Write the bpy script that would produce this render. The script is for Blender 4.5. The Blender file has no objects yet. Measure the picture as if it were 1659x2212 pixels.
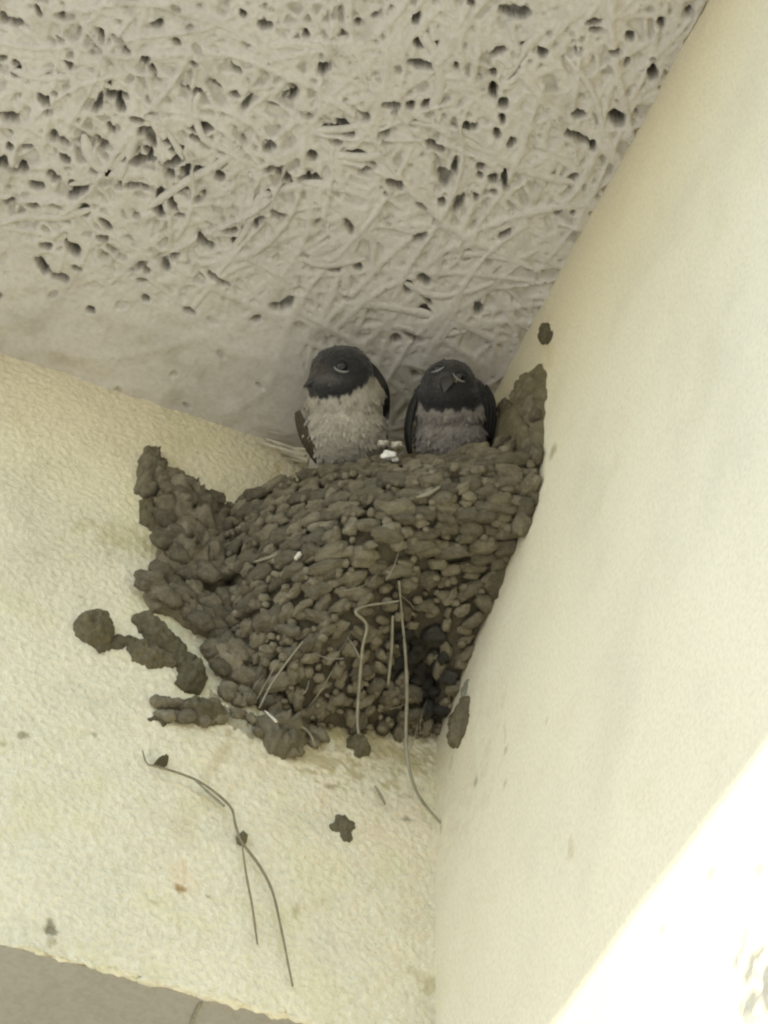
import bpy, bmesh, math, random
import numpy as np
from mathutils import Vector, Matrix, noise as mnoise
from mathutils.bvhtree import BVHTree
random.seed(7); rng = np.random.default_rng(11)
sc = bpy.context.scene
COL = sc.collection

# ------------------------------------------------------------------ camera
ZC = 2.60                                   # height of the porch ceiling; the corner is at (0, 0, ZC)
FPX = 4346.5                                # focal length for a picture 1659 px wide
PITCH, YAW, ROLL = 0.8758, 0.3501, 0.0393
F = Vector((math.sin(YAW)*math.cos(PITCH), math.cos(YAW)*math.cos(PITCH), math.sin(PITCH)))
R0 = Vector((math.cos(YAW), -math.sin(YAW), 0)); U0 = R0.cross(F)
RV = math.cos(ROLL)*R0 + math.sin(ROLL)*U0
UV = -math.sin(ROLL)*R0 + math.cos(ROLL)*U0
POS = Vector((-0.17555, -0.42447, -0.56054 + ZC))
cam = bpy.data.cameras.new('camera'); camo = bpy.data.objects.new('camera', cam); COL.objects.link(camo)
cam.sensor_fit = 'HORIZONTAL'; cam.sensor_width = 36; cam.lens = FPX/1659*36
cam.clip_start = 0.01; cam.clip_end = 3000
camo.matrix_world = Matrix(((RV.x, UV.x, -F.x, POS.x), (RV.y, UV.y, -F.y, POS.y), (RV.z, UV.z, -F.z, POS.z), (0, 0, 0, 1)))
sc.camera = camo

# ------------------------------------------------------------------ sky, sun, exposure
SUN_EL = math.radians(math.degrees(math.atan2(0.2745, 0.288)))
SUN_DIR = Vector((-math.cos(SUN_EL), 0.012, math.sin(SUN_EL))).normalized()   # towards the sun: from the left, along the beam
w = bpy.data.worlds.new('World'); sc.world = w; w.use_nodes = True
nt = w.node_tree; nt.nodes.clear()
sky = nt.nodes.new('ShaderNodeTexSky'); sky.sky_type = 'NISHITA'; sky.sun_disc = False
sky.sun_elevation = SUN_EL; sky.sun_rotation = math.radians(270); sky.dust_density = 1.0; sky.air_density = 1.0
bg = nt.nodes.new('ShaderNodeBackground'); bg.inputs['Strength'].default_value = 0.15
ow = nt.nodes.new('ShaderNodeOutputWorld')
nt.links.new(sky.outputs[0], bg.inputs[0]); nt.links.new(bg.outputs[0], ow.inputs[0])
sun = bpy.data.lights.new('sun', 'SUN'); sun.energy = 2.0; sun.angle = math.radians(0.53); sun.color = (1, 0.92, 0.74)
suno = bpy.data.objects.new('sun', sun); COL.objects.link(suno)
suno.rotation_euler = SUN_DIR.to_track_quat('Z', 'Y').to_euler(); suno.location = (-2, 0, 4)
vs = sc.view_settings; vs.view_transform = 'Standard'; vs.look = 'None'; vs.gamma = 1.0; vs.use_curve_mapping = False
vs.exposure = 1.31
sc.render.engine = 'CYCLES'
sc.cycles.max_bounces = 8; sc.cycles.diffuse_bounces = 6; sc.cycles.caustics_reflective = False; sc.cycles.caustics_refractive = False
sc.cycles.use_denoising = True
sc.cycles.filter_width = 2.2

# ------------------------------------------------------------------ picture point -> place in the room
def ray(x, y): return F + RV*((x-829.5)/FPX) - UV*((y-1106)/FPX)
def on_beam(x, y, off=0.0):                 # the face of the plastered beam, plane y = 0
    d = ray(x, y); return POS + d*((-off-POS.y)/d.y)
def on_side(x, y, off=0.0):                 # the side wall, plane x = 0
    d = ray(x, y); return POS + d*((-off-POS.x)/d.x)
def on_level(x, y, z):                      # a level z below the ceiling (z <= 0)
    d = ray(x, y); return POS + d*((ZC+z-POS.z)/d.z)
def depth_of(p): return (p-POS).dot(F)

# ------------------------------------------------------------------ helpers
def mesh_obj(name, verts, faces, mat=None, parent=None, smooth=True, origin=None):
    me = bpy.data.meshes.new(name)
    if origin is not None: verts = [Vector(v)-Vector(origin) for v in verts]
    me.from_pydata([tuple(v) for v in verts], [], faces); me.update()
    if smooth: me.polygons.foreach_set('use_smooth', [True]*len(me.polygons))
    if mat: me.materials.append(mat)
    o = bpy.data.objects.new(name, me); COL.objects.link(o)
    if parent is not None:
        o.parent = parent
        if origin is None: o.location = -world_loc(parent)
        else: o.location = Vector(origin)-world_loc(parent)
    elif origin is not None: o.location = origin
    return o
def world_loc(o):
    l = Vector(o.location)
    while o.parent: o = o.parent; l = l + Vector(o.location)
    return l
def empty(name, loc):
    e = bpy.data.objects.new(name, None); COL.objects.link(e); e.location = loc; e.empty_display_size = 0.02; return e
def tag(o, label=None, cat=None, group=None, kind=None):
    if label: o['label'] = label
    if cat: o['category'] = cat
    if group: o['group'] = group
    if kind: o['kind'] = kind
    return o
def box_data(x0, x1, y0, y1, z0, z1):
    v = [(x, y, z) for x in (x0, x1) for y in (y0, y1) for z in (z0, z1)]
    f = [(0, 1, 3, 2), (4, 6, 7, 5), (0, 4, 5, 1), (2, 3, 7, 6), (0, 2, 6, 4), (1, 5, 7, 3)]
    return v, f
def fnoise(shape, lo, hi, seed, beta=1.0):   # band-limited noise, wavelengths lo..hi in cells, unit variance
    g = np.random.default_rng(seed).standard_normal(shape)
    ky = np.fft.fftfreq(shape[0])[:, None]; kx = np.fft.rfftfreq(shape[1])[None, :]
    k = np.sqrt(kx*kx+ky*ky)+1e-9
    H = np.exp(-(k*lo*0.6)**2)*(1-np.exp(-(k*hi)**2))/k**beta
    n = np.fft.irfft2(np.fft.rfft2(g)*H, shape); n -= n.mean(); return n/n.std()
def blur(a, s):
    ky = np.fft.fftfreq(a.shape[0])[:, None]; kx = np.fft.rfftfreq(a.shape[1])[None, :]
    return np.fft.irfft2(np.fft.rfft2(a)*np.exp(-2*(math.pi*s)**2*(kx*kx+ky*ky)), a.shape)
def sstep(a, b, x):
    t = np.clip((x-a)/(b-a), 0, 1); return t*t*(3-2*t)
def grid_mesh(name, P, mat, color=None):     # P: (n, m, 3) points; one quad sheet
    n, m = P.shape[:2]
    me = bpy.data.meshes.new(name)
    me.vertices.add(n*m); me.vertices.foreach_set('co', P.reshape(-1).astype(np.float32))
    i = np.arange(n*m).reshape(n, m)
    q = np.stack([i[:-1, :-1], i[1:, :-1], i[1:, 1:], i[:-1, 1:]], -1).reshape(-1)
    nf = (n-1)*(m-1)
    me.loops.add(nf*4); me.loops.foreach_set('vertex_index', q.astype(np.int32))
    me.polygons.add(nf); me.polygons.foreach_set('loop_start', np.arange(0, nf*4, 4, dtype=np.int32))
    me.polygons.foreach_set('loop_total', np.full(nf, 4, dtype=np.int32))
    me.update(calc_edges=True); me.polygons.foreach_set('use_smooth', np.ones(nf, dtype=bool))
    if color is not None:
        a = me.color_attributes.new('tint', 'FLOAT_COLOR', 'POINT')
        a.data.foreach_set('color', np.concatenate([color, np.ones(color.shape[:2]+(1,))], -1).reshape(-1).astype(np.float32))
    me.materials.append(mat); me.validate()
    o = bpy.data.objects.new(name, me); COL.objects.link(o); return o
def tube(pts, rad, seg=6):
    """tapered tube along points; returns verts, faces"""
    pts = [Vector(p) for p in pts]; n = len(pts); V = []; Fc = []
    rr = rad if isinstance(rad, (list, tuple)) else [rad]*n
    a = None
    for i, p in enumerate(pts):
        t = (pts[min(i+1, n-1)]-pts[max(i-1, 0)]).normalized()
        if a is None: a = t.orthogonal().normalized()
        a = (a-t*a.dot(t)).normalized(); b = t.cross(a)
        for k in range(seg):
            an = 2*math.pi*k/seg; V.append(p+(a*math.cos(an)+b*math.sin(an))*rr[i])
    for i in range(n-1):
        for k in range(seg):
            Fc.append((i*seg+k, i*seg+(k+1) % seg, (i+1)*seg+(k+1) % seg, (i+1)*seg+k))
    Fc.append(tuple(range(seg))[::-1]); Fc.append(tuple(range((n-1)*seg, n*seg)))
    return V, Fc
def fuse(me, voxel, factor, iterations):
    """run overlapping shells into one skin; done in a scratch scene that is thrown away"""
    ts = bpy.data.scenes.new('scratch'); tmp = bpy.data.objects.new('scratch', me); ts.collection.objects.link(tmp)
    md = tmp.modifiers.new('r', 'REMESH'); md.mode = 'VOXEL'; md.voxel_size = voxel
    sm = tmp.modifiers.new('s', 'SMOOTH'); sm.factor = factor; sm.iterations = iterations
    with bpy.context.temp_override(scene=ts, view_layer=ts.view_layers[0]):
        dg = bpy.context.evaluated_depsgraph_get()
    dg.update(); me2 = bpy.data.meshes.new_from_object(tmp.evaluated_get(dg))
    bpy.data.objects.remove(tmp); bpy.data.scenes.remove(ts); return me2
def smooth_path(pts, k=6):
    pts = [Vector(p) for p in pts]; out = []
    for i in range(len(pts)-1):
        p0, p1, p2, p3 = pts[max(i-1, 0)], pts[i], pts[i+1], pts[min(i+2, len(pts)-1)]
        for j in range(k):
            t = j/k
            out.append(0.5*((2*p1)+(p2-p0)*t+(2*p0-5*p1+4*p2-p3)*t*t+(3*p1-p0-3*p2+p3)*t**3))
    out.append(pts[-1]); return out

# ------------------------------------------------------------------ materials
def mat_base(name, rough=0.9, spec=0.2):
    m = bpy.data.materials.new(name); m.use_nodes = True
    b = m.node_tree.nodes['Principled BSDF']; b.inputs['Roughness'].default_value = rough
    b.inputs['Specular IOR Level'].default_value = spec; return m, m.node_tree, b
def nd(t, typ, **kw):
    n = t.nodes.new(typ)
    for k, v in kw.items():
        if k in n.inputs: n.inputs[k].default_value = v
        else: setattr(n, k, v)
    return n
def mixc(t, fac, a, b, blend='MIX'):
    n = t.nodes.new('ShaderNodeMix'); n.data_type = 'RGBA'; n.blend_type = blend
    for idx, v in ((0, fac), (6, a), (7, b)):
        if isinstance(v, bpy.types.NodeSocket): t.links.new(v, n.inputs[idx])
        elif idx == 0: n.inputs[0].default_value = v
        else: n.inputs[idx].default_value = (*v, 1)
    return n.outputs[2]
def noise_tex(t, scale, detail=4, rough=0.6, coord='Object'):
    tc = nd(t, 'ShaderNodeTexCoord'); n = nd(t, 'ShaderNodeTexNoise', Scale=scale, Detail=detail, Roughness=rough)
    t.links.new(tc.outputs[coord], n.inputs['Vector']); return n.outputs['Fac']
def ramp(t, fac, stops):
    r = nd(t, 'ShaderNodeValToRGB'); t.links.new(fac, r.inputs[0]); e = r.color_ramp.elements
    while len(e) < len(stops): e.new(0.5)
    for el, (p, c) in zip(e, stops): el.position = p; el.color = (*c, 1) if len(c) == 3 else c
    return r.outputs[0]
def bump(t, b, h, dist, strength=1.0):
    n = nd(t, 'ShaderNodeBump', Strength=strength, Distance=dist); t.links.new(h, n.inputs['Height']); t.links.new(n.outputs[0], b.inputs['Normal'])

def plaster(name, col, scale_lo, scale_hi, vary=0.06, bumpd=0.0003, attr=True, rough=0.9):
    m, t, b = mat_base(name, rough, 0.25)
    lo = noise_tex(t, scale_lo, 5); hi = noise_tex(t, scale_hi, 3)
    d = tuple(c*(1-vary*2.2) for c in col); l = tuple(min(1, c*(1+vary)) for c in col)
    c = ramp(t, lo, [(0.32, d), (0.5, col), (0.7, l)])
    c = mixc(t, 1.0, c, ramp(t, hi, [(0.32, (0.89, 0.885, 0.86)), (0.6, (1, 1, 1))]), 'MULTIPLY')
    if attr:
        a = nd(t, 'ShaderNodeAttribute', attribute_name='tint'); c = mixc(t, 1.0, c, a.outputs['Color'], 'MULTIPLY')
    t.links.new(c, b.inputs['Base Color']); bump(t, b, hi, bumpd); return m
CREAM = (0.85, 0.782, 0.562)
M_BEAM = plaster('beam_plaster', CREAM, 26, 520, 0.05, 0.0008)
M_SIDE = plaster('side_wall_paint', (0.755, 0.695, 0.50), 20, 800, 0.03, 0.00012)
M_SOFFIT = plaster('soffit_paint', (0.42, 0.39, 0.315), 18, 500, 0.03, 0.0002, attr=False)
M_CEIL = plaster('wood_wool_paint', (0.655, 0.62, 0.54), 22, 500, 0.05, 0.0002)
M_OUT = plaster('outer_render', (0.70, 0.68, 0.60), 8, 200, 0.05, 0.0004, attr=False)

def mud(name, lo, mid, hi, rough=0.95, s1=170, s2=900, bd=0.0006):
    m, t, b = mat_base(name, rough, 0.15)
    oi = nd(t, 'ShaderNodeObjectInfo')
    n1 = noise_tex(t, s1, 5); n2 = noise_tex(t, s2, 6, 0.7)
    c = ramp(t, n1, [(0.3, lo), (0.52, mid), (0.75, hi)])
    g = ramp(t, oi.outputs['Random'], [(0, (0.72, 0.72, 0.72)), (0.5, (0.95, 0.95, 0.94)), (1, (1.22, 1.20, 1.16))])
    c = mixc(t, 1.0, c, g, 'MULTIPLY')
    c = mixc(t, 1.0, c, ramp(t, n2, [(0.3, (0.75, 0.74, 0.72)), (0.65, (1.05, 1.05, 1.03))]), 'MULTIPLY')
    t.links.new(c, b.inputs['Base Color']); bump(t, b, n2, bd); return m
M_MUD = mud('dry_mud', (0.185, 0.158, 0.100), (0.265, 0.230, 0.155), (0.360, 0.320, 0.225))
M_PELLET = mud('pellet_mud', (0.190, 0.162, 0.105), (0.275, 0.240, 0.163), (0.380, 0.340, 0.240), s1=1.1, s2=3.5, bd=0.0016)
M_PELLET_SHADE = mud('shade_pellet_mud', (0.070, 0.064, 0.052), (0.10, 0.092, 0.074), (0.15, 0.136, 0.108), s1=1.1, s2=3.5, bd=0.0016)  # the hollow's shade put into a darker pellet colour
M_CORE = mud('core_mud', (0.130, 0.111, 0.072), (0.180, 0.155, 0.100), (0.230, 0.200, 0.135))  # darker than the pellets, for the cup wall behind them
M_SPLAT = mud('wall_mud', (0.120, 0.104, 0.062), (0.165, 0.145, 0.088), (0.220, 0.195, 0.125))
M_SMEAR = mud('thin_mud_wash', (0.34, 0.31, 0.21), (0.42, 0.39, 0.28), (0.54, 0.51, 0.39))
def plain(name, col, rough=0.8, var=0.25, scale=300, spec=0.3):
    m, t, b = mat_base(name, rough, spec); n = noise_tex(t, scale, 4)
    c = ramp(t, n, [(0.3, tuple(x*(1-var) for x in col)), (0.7, tuple(min(1, x*(1+var)) for x in col))])
    t.links.new(c, b.inputs['Base Color']); return m
M_STRAW = plain('dry_straw', (0.29, 0.262, 0.18), 0.7)
M_PALE = plain('bleached_straw', (0.62, 0.58, 0.45), 0.7)
M_STEM = plain('brown_stem', (0.25, 0.215, 0.135), 0.8)
M_FLUFF = plain('grey_fluff', (0.48, 0.45, 0.36), 0.9, 0.1)
M_DOWN = plain('white_down', (0.86, 0.83, 0.74), 0.9, 0.06)
M_EYE = plain('eye', (0.008, 0.007, 0.006), 0.12, 0.1, spec=0.6)
M_LID_GLINT = plain('lid_glint_pale', (0.22, 0.22, 0.20), 0.35, 0.12, 900, 0.5)  # pale grey for the modelled glint at each eye
M_BEAK = plain('beak_horn', (0.032, 0.029, 0.026), 0.4, 0.2, 500, 0.5)
M_GAPE = plain('gape_skin', (0.22, 0.18, 0.09), 0.6, 0.15)
M_WING = plain('wing_feather', (0.022, 0.021, 0.018), 0.55, 0.35, 700)
M_WINGB = plain('brown_wing_feather', (0.060, 0.048, 0.028), 0.6, 0.3, 700)
m, t, b = mat_base('plumage', 0.75, 0.25)
a_ = nd(t, 'ShaderNodeAttribute', attribute_name='tint'); n_ = noise_tex(t, 700, 5)
t.links.new(mixc(t, 1.0, a_.outputs['Color'], ramp(t, n_, [(0.3, (0.78, 0.78, 0.78)), (0.7, (1.1, 1.1, 1.1))]), 'MULTIPLY'), b.inputs['Base Color'])
b.inputs['Sheen Weight'].default_value = 0.2; b.inputs['Roughness'].default_value = 0.58; bump(t, b, n_, 0.0009); M_PLUME = m
m, t, b = mat_base('ground_concrete', 0.9, 0.2)
n_ = noise_tex(t, 1.3, 8); t.links.new(ramp(t, n_, [(0.3, (0.38, 0.355, 0.31)), (0.7, (0.50, 0.47, 0.41))]), b.inputs['Base Color']); M_GROUND = m

# ------------------------------------------------------------------ ground
v, f = [(-600, -600, 0), (600, -600, 0), (600, 600, 0), (-600, 600, 0)], [(0, 1, 2, 3)]
tag(mesh_obj('ground', v, f, M_GROUND, smooth=False), kind='structure')

# ------------------------------------------------------------------ ceiling: painted wood-wool board, built as relief
CELL = 0.0004
X0, X1, Y0, Y1 = -0.262, 0.004, -0.272, 0.004
xs = np.arange(X0, X1+CELL/2, CELL); ys = np.arange(Y0, Y1+CELL/2, CELL)
n, mm = len(xs), len(ys)
GX, GY = np.meshgrid(xs, ys, indexing='ij')
def lay_strand(level, x, y, ang, length, width, base, ridge, curv, floor):
    k = int(length/0.00035); s = np.linspace(0, length, k)
    th = ang + curv*s + 0.25*np.sin(s*rng.uniform(40, 110)+rng.uniform(0, 6))
    px = x+np.cumsum(np.cos(th))*0.00035; py = y+np.cumsum(np.sin(th))*0.00035
    tp = np.clip(np.minimum(s, length-s)/0.006, 0, 1)
    for o in np.arange(-width/2, width/2+1e-9, 0.00035):
        q = 1-abs(2*o/width)**3
        ix = np.round((px-np.sin(th)*o-X0)/CELL).astype(int); iy = np.round((py+np.cos(th)*o-Y0)/CELL).astype(int)
        ok = (ix >= 0) & (ix < n) & (iy >= 0) & (iy < mm)
        np.maximum.at(level, (ix[ok], iy[ok]), (base+ridge*q)*tp[ok]+floor*(1-tp[ok]))
under = np.full((n, mm), -3.2e-3)
for i in range(1900):
    lay_strand(under, rng.uniform(X0-.03, X1), rng.uniform(Y0-.03, Y1), rng.uniform(0, 2*math.pi), rng.uniform(.025, .09),
               rng.uniform(.0014, .0027), rng.uniform(-1.7e-3, -.5e-3), .3e-3, rng.uniform(-14, 14), -3.2e-3)
over = np.full((n, mm), -3.2e-3)
for i in range(300):
    lay_strand(over, rng.uniform(X0-.03, X1), rng.uniform(Y0-.03, Y1), rng.uniform(0, 2*math.pi), rng.uniform(.025, .085),
               rng.uniform(.0012, .0024), rng.uniform(-.5e-3, .35e-3), .3e-3, rng.uniform(-16, 16), -.6e-3)
crossing = blur((over > -1.2e-3).astype(float), 1.0)
level = 1.05*blur(np.maximum(under, over), 0.65)+.75e-3
level += 0.06e-3*fnoise((n, mm), 4, 14, 3, 0.5)+0.2e-3*fnoise((n, mm), 40, 160, 4)
# paint has filled the board smooth along the beam and in loose patches
smoothband = sstep(-0.055, -0.022, GY)*sstep(-0.05, -0.085, GX)
corner = sstep(0.12, 0.05, np.hypot(GX+.045, GY+.02))
fill = np.clip(0.95*smoothband+0.45*corner+0.5*sstep(-0.1, 1.2, fnoise((n, mm), 70, 220, 9))*sstep(-.17, -.03, GX+.25*GY), 0, 0.95)
top_ = blur(np.maximum(level, -.5e-3), 5)
level = level*(1-fill)+top_*fill
A4 = 0.496
holes4 = """15,80,45,30,60,2;165,50,55,20,60,2;290,70,70,30,-10,2;440,155,55,22,80,2;515,170,55,22,35,2;365,165,70,45,40,1;550,222,35,18,10,2;632,262,40,35,0,3;668,310,60,18,70,2;680,110,50,28,-10,2;770,35,45,28,40,2;1060,62,40,26,60,3;970,45,45,35,0,1;300,285,80,28,15,2;70,280,40,30,50,2;10,255,40,25,0,2;475,262,50,22,45,1;735,310,70,22,20,1;845,280,35,22,20,2;1030,305,45,25,45,2;860,225,40,25,30,1;770,185,35,25,30,2;940,372,50,25,25,2;830,395,90,25,15,2;815,420,70,15,0,1;1020,415,50,18,15,2;450,410,90,25,-55,2;425,465,50,28,-50,2;525,460,50,35,70,3;620,360,70,18,55,1;565,345,45,25,-50,2;600,520,55,25,10,3;655,575,50,25,45,2;690,520,120,18,60,1;870,560,100,30,-5,3;845,600,50,28,30,3;1070,455,60,28,-55,2;240,410,35,20,30,2;210,490,30,25,0,2;40,510,70,40,0,2;100,515,50,40,0,1;40,590,80,20,30,1;230,595,40,35,60,2;265,612,60,20,10,2;335,580,90,30,25,1;460,630,100,25,35,2;485,560,50,20,55,2;115,642,45,18,0,2;20,710,45,35,40,2;100,735,40,35,40,3;235,775,60,35,40,2;770,645,60,28,-20,3;745,712,85,28,-15,3;870,720,65,50,0,1;865,748,40,22,0,3;800,748,30,30,0,2;1070,610,90,35,-70,1;1178,628,42,35,30,3;1170,740,40,25,-10,2;1265,725,85,35,-25,2;1340,780,90,35,5,3;1460,620,60,25,10,2;1425,565,50,30,20,2;955,775,40,35,0,3;1065,820,100,60,55,1;790,822,75,35,5,3;865,865,70,25,-40,2;595,815,110,25,5,2;345,830,110,35,-35,3;315,800,40,25,0,2;455,862,110,40,5,1;705,850,60,50,-60,2;50,872,70,25,-20,2;145,893,45,28,0,3;165,815,60,25,0,2;240,900,60,22,20,2;365,925,60,30,30,2;110,980,90,22,-10,1;365,980,130,25,40,1;445,1040,50,25,10,3;780,940,45,16,0,2;595,945,30,22,0,2;225,955,45,30,20,1;460,1105,75,70,0,1;510,1165,45,40,0,1;185,1160,95,32,50,3;335,1170,35,20,20,3;270,1040,55,30,-20,1;880,1050,55,32,55,3;1022,1052,28,32,-60,3;980,1060,70,40,0,1;930,1000,40,30,0,1;605,1160,80,25,-25,2;730,1120,110,35,-10,2;725,1160,35,40,0,2;645,1175,30,25,0,2;620,1222,45,20,5,2;955,1220,95,22,30,3;395,1352,38,25,20,3;825,1352,50,22,25,3;530,1328,45,30,0,1;635,1302,25,30,-60,2;1195,1340,35,30,0,2;1405,300,40,38,0,3;1490,150,50,35,0,1;1465,50,60,30,-60,2;1335,155,30,22,0,2;1250,415,45,28,0,2;1155,340,30,40,60,1;1395,975,70,25,10,1;1530,870,110,30,15,1"""
holes5 = """115,40,50,22,-50,2;400,60,45,25,-60,3;405,155,45,30,10,3;450,163,40,18,0,2;595,8,25,20,0,3;640,40,90,22,-40,1;755,45,110,40,10,2;190,80,25,25,0,2;135,125,40,25,0,2;65,250,32,35,50,3;420,232,95,25,10,3;540,235,25,25,0,2;675,260,25,30,0,3;690,188,60,25,-20,2;770,215,130,22,-62,2;850,190,35,30,-45,3;1030,80,60,20,-10,2;1040,108,60,18,0,2;1280,78,40,30,-60,2;1110,188,35,25,0,3;1145,222,40,30,-40,2;1245,262,35,55,0,3;1165,130,30,30,0,2;980,183,25,30,0,2;940,240,70,18,65,1;310,378,60,25,0,3;380,378,32,28,-30,3;435,376,28,32,30,3;390,443,30,22,0,2;675,325,30,50,0,3;712,372,32,38,30,3;708,430,22,35,0,3;578,455,28,30,0,3;610,452,28,28,0,3;690,482,25,40,0,3;740,512,25,35,30,3;815,520,25,60,0,1;760,320,70,35,-45,1;980,412,55,20,0,3;1125,425,65,45,30,3;1030,520,28,38,0,3;465,522,65,28,25,3;280,485,50,25,-30,2;85,465,45,28,20,2;110,508,50,22,10,2;180,550,60,22,5,2;500,640,60,60,-60,2;535,605,25,40,0,2;545,730,70,35,-55,2;630,595,28,28,0,3;627,628,22,22,0,3;672,640,35,28,0,3;715,645,22,60,0,3;755,640,25,40,0,1;615,707,22,26,0,3;325,660,65,32,10,3;490,725,25,25,0,2;472,796,28,20,0,2;630,800,50,85,0,1;580,915,30,35,30,3;225,605,60,25,-30,2;420,740,50,15,35,2;150,710,110,25,20,1;310,835,90,18,10,1;410,850,50,25,-25,2;55,805,40,40,0,2;370,1030,30,45,0,2;430,1000,60,30,30,2;620,1110,35,40,0,2;425,1120,45,40,30,2;390,1205,65,25,25,3;20,640,60,35,0,3;905,755,25,35,0,2;960,762,20,20,0,2;325,1215,35,25,0,2;190,960,25,25,0,2;1380,45,35,20,20,2"""
HL = []
for s in holes4.split(';'):
    a = [float(q) for q in s.split(',')]; HL.append((a[0]*A4, a[1]*A4, a[2]*A4, a[3]*A4, a[4], a[5]))
for s in holes5.split(';'):
    a = [float(q) for q in s.split(',')]; HL.append((658.4+a[0]*.6032, a[1]*.6032, a[2]*.6032, a[3]*.6032, a[4], a[5]))
for i in range(120):                         # small pores everywhere, and beyond the frame
    p = (rng.uniform(-260, 1700), rng.uniform(-330, 900)); s = rng.uniform(6, 13)
    HL.append((p[0], p[1], s*rng.uniform(1, 2.6), s, rng.uniform(-60, 60), rng.choice([1, 1, 1, 2])))
for i in range(105):                         # the open weave at the upper left
    s_ = rng.uniform(9, 19); HL.append((rng.normal(360, 330), rng.normal(330, 170), s_*rng.uniform(1.2, 3.0), s_, rng.normal(10, 35), rng.choice([1, 2, 2, 3])))
warp = 0.30*fnoise((n, mm), 9, 26, 21, 0.6)
pit = np.zeros((n, mm))
for hx, hy, L, W, an, kind in HL:
    c = on_level(hx, hy, 0); e1 = on_level(hx+4, hy, 0)-c; e2 = on_level(hx, hy+4, 0)-c
    J = np.linalg.inv(np.array([[e1.x, e2.x], [e1.y, e2.y]])/4)
    Rr = (max(L, W)*0.9)*0.00022+0.003
    i0, i1 = int((c.x-Rr-X0)/CELL), int((c.x+Rr-X0)/CELL)+1; j0, j1 = int((c.y-Rr-Y0)/CELL), int((c.y+Rr-Y0)/CELL)+1
    i0, i1, j0, j1 = max(i0, 0), min(i1, n), max(j0, 0), min(j1, mm)
    if i1 <= i0 or j1 <= j0: continue
    dx = GX[i0:i1, j0:j1]-c.x; dy = GY[i0:i1, j0:j1]-c.y
    qx = J[0, 0]*dx+J[0, 1]*dy; qy = J[1, 0]*dx+J[1, 1]*dy
    ca, sa = math.cos(math.radians(an)), math.sin(math.radians(an))
    aa = qx*ca+qy*sa; bb = -qx*sa+qy*ca
    r = np.abs(aa/(L*.51))**2.4+np.abs(bb/(W*.51))**2.0
    dep = {1: 1.1e-3, 2: 5.0e-3, 3: 14e-3}[int(kind)]*rng.uniform(.8, 1.15)
    d = dep*sstep(1.35, 0.6, r+warp[i0:i1, j0:j1])+0.5e-3*sstep(3.2, 1.0, r+warp[i0:i1, j0:j1])
    pit[i0:i1, j0:j1] = np.maximum(pit[i0:i1, j0:j1], d)
edge = np.minimum.reduce([GX-X0, GY-Y0]); level = level*sstep(0, .004, edge); pit = pit*sstep(0, .004, edge)
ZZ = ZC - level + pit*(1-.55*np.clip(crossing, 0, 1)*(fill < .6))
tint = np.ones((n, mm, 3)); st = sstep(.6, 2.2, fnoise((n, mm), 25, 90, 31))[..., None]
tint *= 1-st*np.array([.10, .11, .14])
tint *= 1-(0.5*sstep(0.0024, 0.0042, ZZ-ZC))[..., None]      # bare wood deep in the pores, with their shade painted in
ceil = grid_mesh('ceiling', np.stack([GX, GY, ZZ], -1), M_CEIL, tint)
tag(ceil, kind='structure')
# the rest of the board round the relief, the slab above it and the eave board
EX = -0.268
EY = -0.29
def bare(name, x0, x1, y0, y1, z0, z1, mat, parent):
    v, f = box_data(x0, x1, y0, y1, z0, z1); return mesh_obj(name, v, f, mat, parent, smooth=False)
M_CEIL2 = plaster('wood_wool_paint_far', (0.655, 0.62, 0.54), 22, 400, 0.06, 0.0006, attr=False)
bare('board', EX, X0, EY, 0.25, ZC, ZC+0.02, M_CEIL2, ceil)
bare('board', X0, 0.25, EY, Y0, ZC, ZC+0.02, M_CEIL2, ceil)
bare('roof_slab', EX, 0.25, EY, 0.25, ZC+0.0205, ZC+0.12, M_OUT, ceil)
bare('eave_board', EX-0.02, EX-0.0005, EY, 0.25, ZC-0.001, ZC+0.14, M_OUT, ceil)
# the strands that stand out of the paint, one by one
STR = [[(310, 458), (400, 395), (465, 360), (520, 318)], [(495, 555), (530, 500), (560, 430), (590, 420)], [(590, 420), (660, 400), (740, 408), (823, 440)],
       [(660, 282), (740, 280), (800, 268), (858, 262)], [(1010, 330), (1080, 350), (1160, 378), (1245, 398)], [(0, 478), (60, 468), (130, 470), (200, 452)],
       [(300, 250), (340, 262), (372, 300), (395, 345)], [(1095, 170), (1125, 120), (1150, 90), (1170, 70)], [(430, 200), (420, 240), (440, 300), (500, 330)],
       [(690, 300), (730, 335), (800, 340), (850, 318)], [(880, 265), (960, 275), (1030, 300), (1090, 350)], [(150, 400), (215, 385), (240, 360), (300, 300)],
       [(950, 560), (1030, 548), (1110, 560), (1170, 535)], [(690, 690), (760, 660), (850, 665), (960, 690)], [(560, 585), (640, 560), (700, 575), (790, 560)],
       [(1130, 455), (1190, 450), (1240, 442), (1275, 448)], [(40, 60), (80, 80), (110, 120), (150, 160)], [(520, 120), (600, 95), (700, 100), (770, 80)],
       [(780, 720), (860, 705), (930, 725), (1010, 715)], [(870, 610), (940, 640), (1010, 630), (1090, 600)], [(180, 290), (200, 350), (260, 380), (330, 370)],
       [(1220, 120), (1270, 180), (1300, 260), (1290, 330)], [(900, 60), (940, 120), (950, 190), (930, 240)], [(20, 150), (90, 170), (170, 165), (240, 190)]]
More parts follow.
